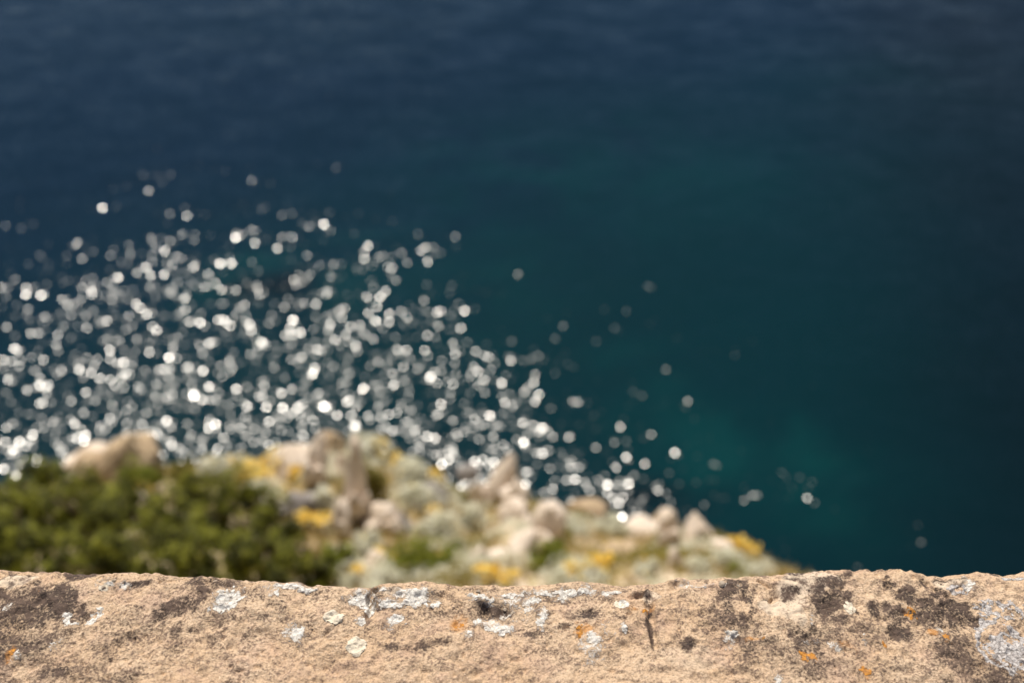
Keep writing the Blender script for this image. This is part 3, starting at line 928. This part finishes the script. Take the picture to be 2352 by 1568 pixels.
def build_parapet():
    root = bpy.data.objects.new('parapet_wall', None); col.objects.link(root)
    base = Vector((0, 0.5, H - 1.98)); root.location = base
    tag(root, 'weathered sandstone parapet wall in sharp focus along the bottom of the view', 'wall')
    fine = np.arange(-0.56, 0.56, 0.0011)
    side = 0.56 + np.cumsum(np.geomspace(0.002, 0.16, 60))
    xs = np.concatenate([-side[::-1], fine, side])
    ye = np.interp(xs, _e[:, 0], _e[:, 1])
    # distance back from the far edge, fine where it shows
    ds = np.concatenate([[0.0004, 0.0010, 0.0018, 0.0026], np.arange(0.0036, 0.175, 0.0011), np.linspace(0.18, 0.46, 40)])
    X = np.repeat(xs[:, None], len(ds), 1)
    Y = ye[:, None] - ds[None, :]
    Z, D = wall_z(X, Y)
    q = np.clip(RAD - ds, 0, RAD * 0.999)
    Zr, _ = wall_z(X, Y)
    # vertical faces: back (seaward) and front
    nb = 26
    zb = np.linspace(0.004, 1.35, nb)
    Yb = np.repeat(ye[:, None] + 0.0008, nb, 1) + 0.006 * fbm(X[:, :1] * 12, zb[None, :] * 12, seed=70, oct=3) * sstep(0, 0.05, zb)[None, :]
    Zb = Zr[:, :1] - zb[None, :]
    Xb = np.repeat(xs[:, None], nb, 1)
    Yf = (ye - ds[-1])[:, None] - 0.0015 + 0.008 * fbm(X[:, :1] * 12, zb[None, :] * 12, seed=71, oct=3) * sstep(0, 0.05, zb)[None, :]
    Zf = Zr[:, -1:] - zb[None, :]
    XX = np.concatenate([Xb[:, ::-1], X, Xb], 1)
    YY = np.concatenate([Yb[:, ::-1], Y, np.repeat(1, nb)[None, :] * Yf], 1)
    ZZ = np.concatenate([Zb[:, ::-1], Zr, Zf], 1)
    co = np.stack([XX, YY, ZZ], -1).reshape(-1, 3) - np.array(base)
    nv = XX.shape[1]
    fc = grid_faces(len(xs), nv)[:, ::-1]
    me = mesh_np('coping', co, fc, M_WALL)
    x, y = XX, YY
    # stains, and a dark streak along the groove below the knob
    wx = x + 0.006 * fbm(x * 45, y * 45, seed=80); wy = y + 0.006 * fbm(x * 45 + 5, y * 45, seed=81)
    dark = np.zeros_like(x)
    for (a, b, rx, ry, s) in [
        (20, 1400, 90, 60, .78), (70, 1370, 70, 28, .7), (60, 1470, 100, 40, .75), (-20, 1480, 80, 60, .8), (120, 1545, 55, 22, .85), (150, 1500, 60, 40, .35), (290, 1460, 110, 50, .42),
        (322, 1345, 34, 13, 1.0), (300, 1322, 200, 10, .42), (480, 1360, 90, 22, .45), (600, 1365, 40, 16, .6), (700, 1330, 60, 10, .5), (500, 1430, 60, 30, .4), (490, 1475, 30, 16, .55),
        (275, 1565, 50, 14, .7), (615, 1425, 14, 12, .6), (705, 1440, 25, 14, .6), (845, 1380, 36, 26, .75), (875, 1392, 14, 14, .9), (1000, 1405, 75, 20, .55), (905, 1493, 24, 16, .8),
        (970, 1490, 22, 18, .8), (1020, 1470, 20, 14, .65), (1150, 1390, 50, 22, 1.0), (1200, 1357, 60, 12, .7), (1080, 1345, 80, 8, .5), (1310, 1352, 90, 14, .7), (1345, 1413, 28, 16, 1.05),
        (1310, 1440, 50, 6, .6), (1415, 1420, 25, 8, .6), (1440, 1440, 20, 6, .6), (1212, 1455, 20, 8, .9), (1498, 1430, 7, 60, 1.2), (1580, 1468, 13, 11, 1.2), (1470, 1345, 100, 8, .4),
        (1640, 1420, 60, 30, .5), (1700, 1440, 60, 26, .6), (1590, 1405, 40, 14, .4), (1720, 1350, 80, 12, .4), (1870, 1385, 25, 18, .85), (1930, 1370, 28, 12, .85), (1940, 1385, 16, 26, .8),
        (1965, 1410, 10, 10, .9), (2010, 1410, 18, 16, 1.1), (2060, 1400, 12, 10, 1.1), (2065, 1450, 22, 18, 1.15), (1850, 1450, 60, 16, .7), (1900, 1470, 80, 26, .6), (1780, 1490, 100, 36, .5),
        (1990, 1450, 60, 30, .5), (2150, 1430, 60, 40, .6), (2200, 1500, 70, 60, .72), (2150, 1370, 80, 30, .35), (2290, 1560, 90, 40, .8), (1870, 1530, 60, 30, .6), (2000, 1540, 120, 40, .45),
        (1700, 1530, 70, 30, .4), (2340, 1430, 40, 40, .4), (2040, 1345, 40, 14, .35), (1300, 1490, 60, 12, .3), (1400, 1500, 30, 14, .4), (770, 1405, 60, 16, .35), (1130, 1410, 30, 10, .8)]:
        dark = np.maximum(dark, s * gblob(wx, wy, a, b, rx * 1.15, ry * 1.15, 2.6))
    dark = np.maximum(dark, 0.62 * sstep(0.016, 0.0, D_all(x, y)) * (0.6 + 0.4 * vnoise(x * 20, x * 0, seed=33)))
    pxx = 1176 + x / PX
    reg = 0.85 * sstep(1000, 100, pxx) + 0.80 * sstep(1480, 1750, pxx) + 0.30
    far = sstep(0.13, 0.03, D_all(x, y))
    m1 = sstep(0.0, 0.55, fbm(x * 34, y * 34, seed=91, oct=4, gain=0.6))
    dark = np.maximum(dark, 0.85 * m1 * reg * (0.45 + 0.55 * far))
    out = np.abs(x) > 0.55
    dark = np.where(out, np.maximum(dark, 0.5 * sstep(-0.1, 0.6, fbm(x * 8, y * 8, seed=90))), dark)
    mortar = np.zeros_like(x)
    for (a, b, rx, ry, s) in [(1830, 1360, 70, 28, 1), (1800, 1400, 50, 26, 1), (1870, 1335, 70, 16, 1), (1830, 1425, 18, 14, .8), (30, 1330, 55, 16, 1), (900, 1358, 45, 14, .9), (2200, 1345, 45, 14, 1),
                              (1500, 1368, 22, 10, .9), (1600, 1500, 80, 30, .35)]:
        mortar = np.maximum(mortar, s * sstep(0.25, 0.55, gblob(wx, wy, a, b, rx, ry, 3)))
    ochre = np.zeros_like(x)
    for (a, b, rx, ry, s) in [(1050, 1425, 26, 22, .9), (1345, 1452, 40, 24, .75), (1460, 1395, 40, 20, .45), (1730, 1470, 14, 8, .8), (2150, 1458, 24, 12, .9), (1950, 1480, 30, 12, .6), (1500, 1395, 14, 14, .7),
                              (1990, 1545, 16, 12, .8), (2185, 1475, 12, 14, .5), (330, 1495, 40, 12, .35), (650, 1500, 80, 16, .3), (25, 1490, 14, 20, .7)]:
        ochre = np.maximum(ochre, s * gblob(wx, wy, a, b, rx, ry, 2.2))
    bloom = np.zeros_like(x)
    for (a, b, rx, ry, s) in [(1150, 1430, 50, 22, .75), (1355, 1480, 34, 34, .65), (1200, 1420, 60, 20, .45), (1380, 1450, 40, 20, .45), (1240, 1420, 16, 22, .7), (830, 1375, 36, 24, .6), (1230, 1352, 60, 14, .65),
                              (1200, 1380, 50, 16, .55), (1600, 1340, 90, 12, .5), (240, 1340, 40, 16, .7), (290, 1345, 22, 14, .8), (1680, 1475, 20, 8, .5), (1860, 1470, 60, 14, .35), (1790, 1550, 30, 18, .5), (40, 1500, 22, 16, .5),
                              (2225, 1345, 22, 14, .6), (650, 1352, 50, 12, .7)]:
        bloom = np.maximum(bloom, s * gblob(wx, wy, a, b, rx, ry, 2.4))
    for q in WH:
        bloom = np.maximum(bloom, 0.62 * gblob(wx, wy, q[0], q[1], q[2] * 1.35 + 3, q[3] * 1.35 + 3, 3))
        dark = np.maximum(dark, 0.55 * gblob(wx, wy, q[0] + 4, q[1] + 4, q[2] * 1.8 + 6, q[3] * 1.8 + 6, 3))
    attr(me, 'dark', dark); attr(me, 'mortar', mortar); attr(me, 'ochre', ochre); attr(me, 'bloom', bloom)
    link('coping', me, root)
    return root, base


def D_all(x, y):
    return np.interp(x, _e[:, 0], _e[:, 1]) - y


WALL, WBASE = build_parapet()


def lichen(px, py, rx, ry, mat, seed, name='lichen', ring=0.0, rough=0.8, thick=0.0006, cut=0.12, label=None, arc=None, fs=1.0):
    """irregular crust lying on the stone: only the cells where the crust grows are built"""
    cx, cy_ = P2(px, py)
    a, b = rx * PX, ry * PY
    st = 0.0006
    xs = np.arange(cx - a * 1.5, cx + a * 1.5, st); ys = np.arange(cy_ - b * 1.5, cy_ + b * 1.5, st)
    if len(xs) < 3 or len(ys) < 3:
        return
    X, Y = np.meshgrid(xs, ys, indexing='ij')
    wx = X + 0.002 * fbm(X * 150, Y * 150, seed=seed + 5); wy = Y + 0.002 * fbm(X * 150 + 7, Y * 150, seed=seed + 6)
    u, v = (wx - cx) / a, (wy - cy_) / b
    r = np.sqrt(u * u + v * v)
    fld = 1 - r ** 2 + rough * fbm(X * 210 * fs, Y * 210 * fs, seed=seed, oct=4, gain=0.6)
    if ring:
        fld = fld - 1.6 * sstep(ring, ring - 0.3, r) * (0.6 + 0.9 * (fbm(X * 160, Y * 160, seed=seed + 9) > 0))
    if arc is not None:
        ang = np.arctan2(v, u)
        dd = np.abs((ang - arc[0] + math.pi) % (2 * math.pi) - math.pi)
        fld = fld - 2.0 * sstep(arc[1], arc[1] + 0.5, dd)
    Zw, D = wall_z(X, Y)
    Z = Zw + thick * sstep(cut - 0.15, cut + 0.35, fld) + 0.0002 * vnoise(X * 700, Y * 700, seed=seed) - 0.0001
    ok = (fld > cut) & (D > 0.0015)
    F4 = grid_faces(len(xs), len(ys))
    okf = ok.ravel()[F4].all(1)
    F4 = F4[okf]
    if len(F4) < 6:
        return
    used = np.unique(F4)
    remap = np.zeros(X.size, np.int64); remap[used] = np.arange(len(used))
    co = np.stack([X, Y, Z], -1).reshape(-1, 3)[used] - np.array(WBASE)
    o = link(name, mesh_np(name, co, remap[F4], mat), WALL)
    if label:
        o['label'] = label


for k, (a, b, rx, ry, rg) in enumerate(WH):
    lichen(a, b, rx, ry, M_LWHITE, 600 + k * 7, name='white_lichen', ring=rg, rough=1.0)
lichen(190, 1408, 50, 34, M_LWHITE, 555, name='white_lichen', ring=0.80, arc=(-1.3, 1.75), rough=0.45, label='crescent of white lichen')
lichen(2298, 1482, 62, 66, M_LGREY, 556, name='grey_lichen', ring=0.82, rough=0.3, label='large ring of grey lichen')
lichen(2310, 1492, 42, 42, M_LGREY, 557, name='grey_lichen', rough=0.7, fs=1.4)
lichen(2300, 1400, 60, 24, M_LGREY, 561, name='grey_lichen', ring=0.6, rough=1.0, fs=1.4)
lichen(2330, 1320, 36, 7, M_LGREY, 562, name='grey_lichen', rough=0.6)
lichen(2205, 1352, 30, 14, M_LGREY, 563, name='grey_lichen', rough=1.0, ring=0.5)
lichen(766, 1426, 27, 16, M_LCREAM, 558, name='cream_lichen', rough=0.18, thick=0.0016)
lichen(820, 1483, 23, 23, M_LCREAM, 559, name='cream_lichen', rough=0.10, thick=0.0016, label='round pale disc of lichen')
lichen(1420, 1384, 14, 13, M_LCREAM, 560, name='cream_lichen', rough=0.3)
lichen(1950, 1405, 18, 17, M_LCREAM, 564, name='cream_lichen', rough=0.7)
lichen(240, 1352, 12, 8, M_LCREAM, 565, name='cream_lichen', rough=0.3)
OR = [(2091, 1412, 13, 11), (1860, 1504, 18, 12), (1845, 1496, 10, 8), (1056, 1432, 10, 8), (1752, 1470, 6, 5), (1482, 1398, 8, 10), (1330, 1450, 9, 12), (2172, 1462, 14, 10), (1985, 1540, 12, 9), (2030, 1482, 7, 6), (24, 1494, 8, 8)]
for k, (a, b, rx, ry) in enumerate(OR):
    lichen(a, b, rx, ry, M_LORANGE, 800 + k * 5, name='orange_lichen', rough=1.15, thick=0.0005, fs=1.6)

# loose chips pressed into the stone
CH = [(262, 1335, 9), (275, 1345, 7), (238, 1352, 8), (250, 1328, 6), (288, 1338, 6), (232, 1340, 5), (300, 1350, 5), (495, 1338, 8), (1305, 1368, 7), (1178, 1398, 9), (1098, 1356, 7), (1120, 1352, 6), (1070, 1360, 6), (1240, 1357, 6),
      (1658, 1342, 12), (1695, 1346, 7), (815, 1362, 7), (800, 1372, 6), (835, 1360, 6), (1160, 1382, 9), (1204, 1386, 7), (1155, 1412, 5), (1212, 1408, 5)]
_chips = [rock_mesh('stone_chip', 2, 1.6, 0.9, 900 + k, M_CHIP, pts=9) for k in range(4)]
for k, (a, b, r_) in enumerate(CH):
    x, y = P2(a, b)
    z = float(wall_z(np.array([x]), np.array([y]))[0][0])
    o = link('stone_chip', _chips[k % 4], WALL, Vector((x, y, z - 0.0008)) - WBASE)
    o.scale = [r_ * PX * 0.8] * 3
    o.rotation_euler = (0, 0, k * 1.9)
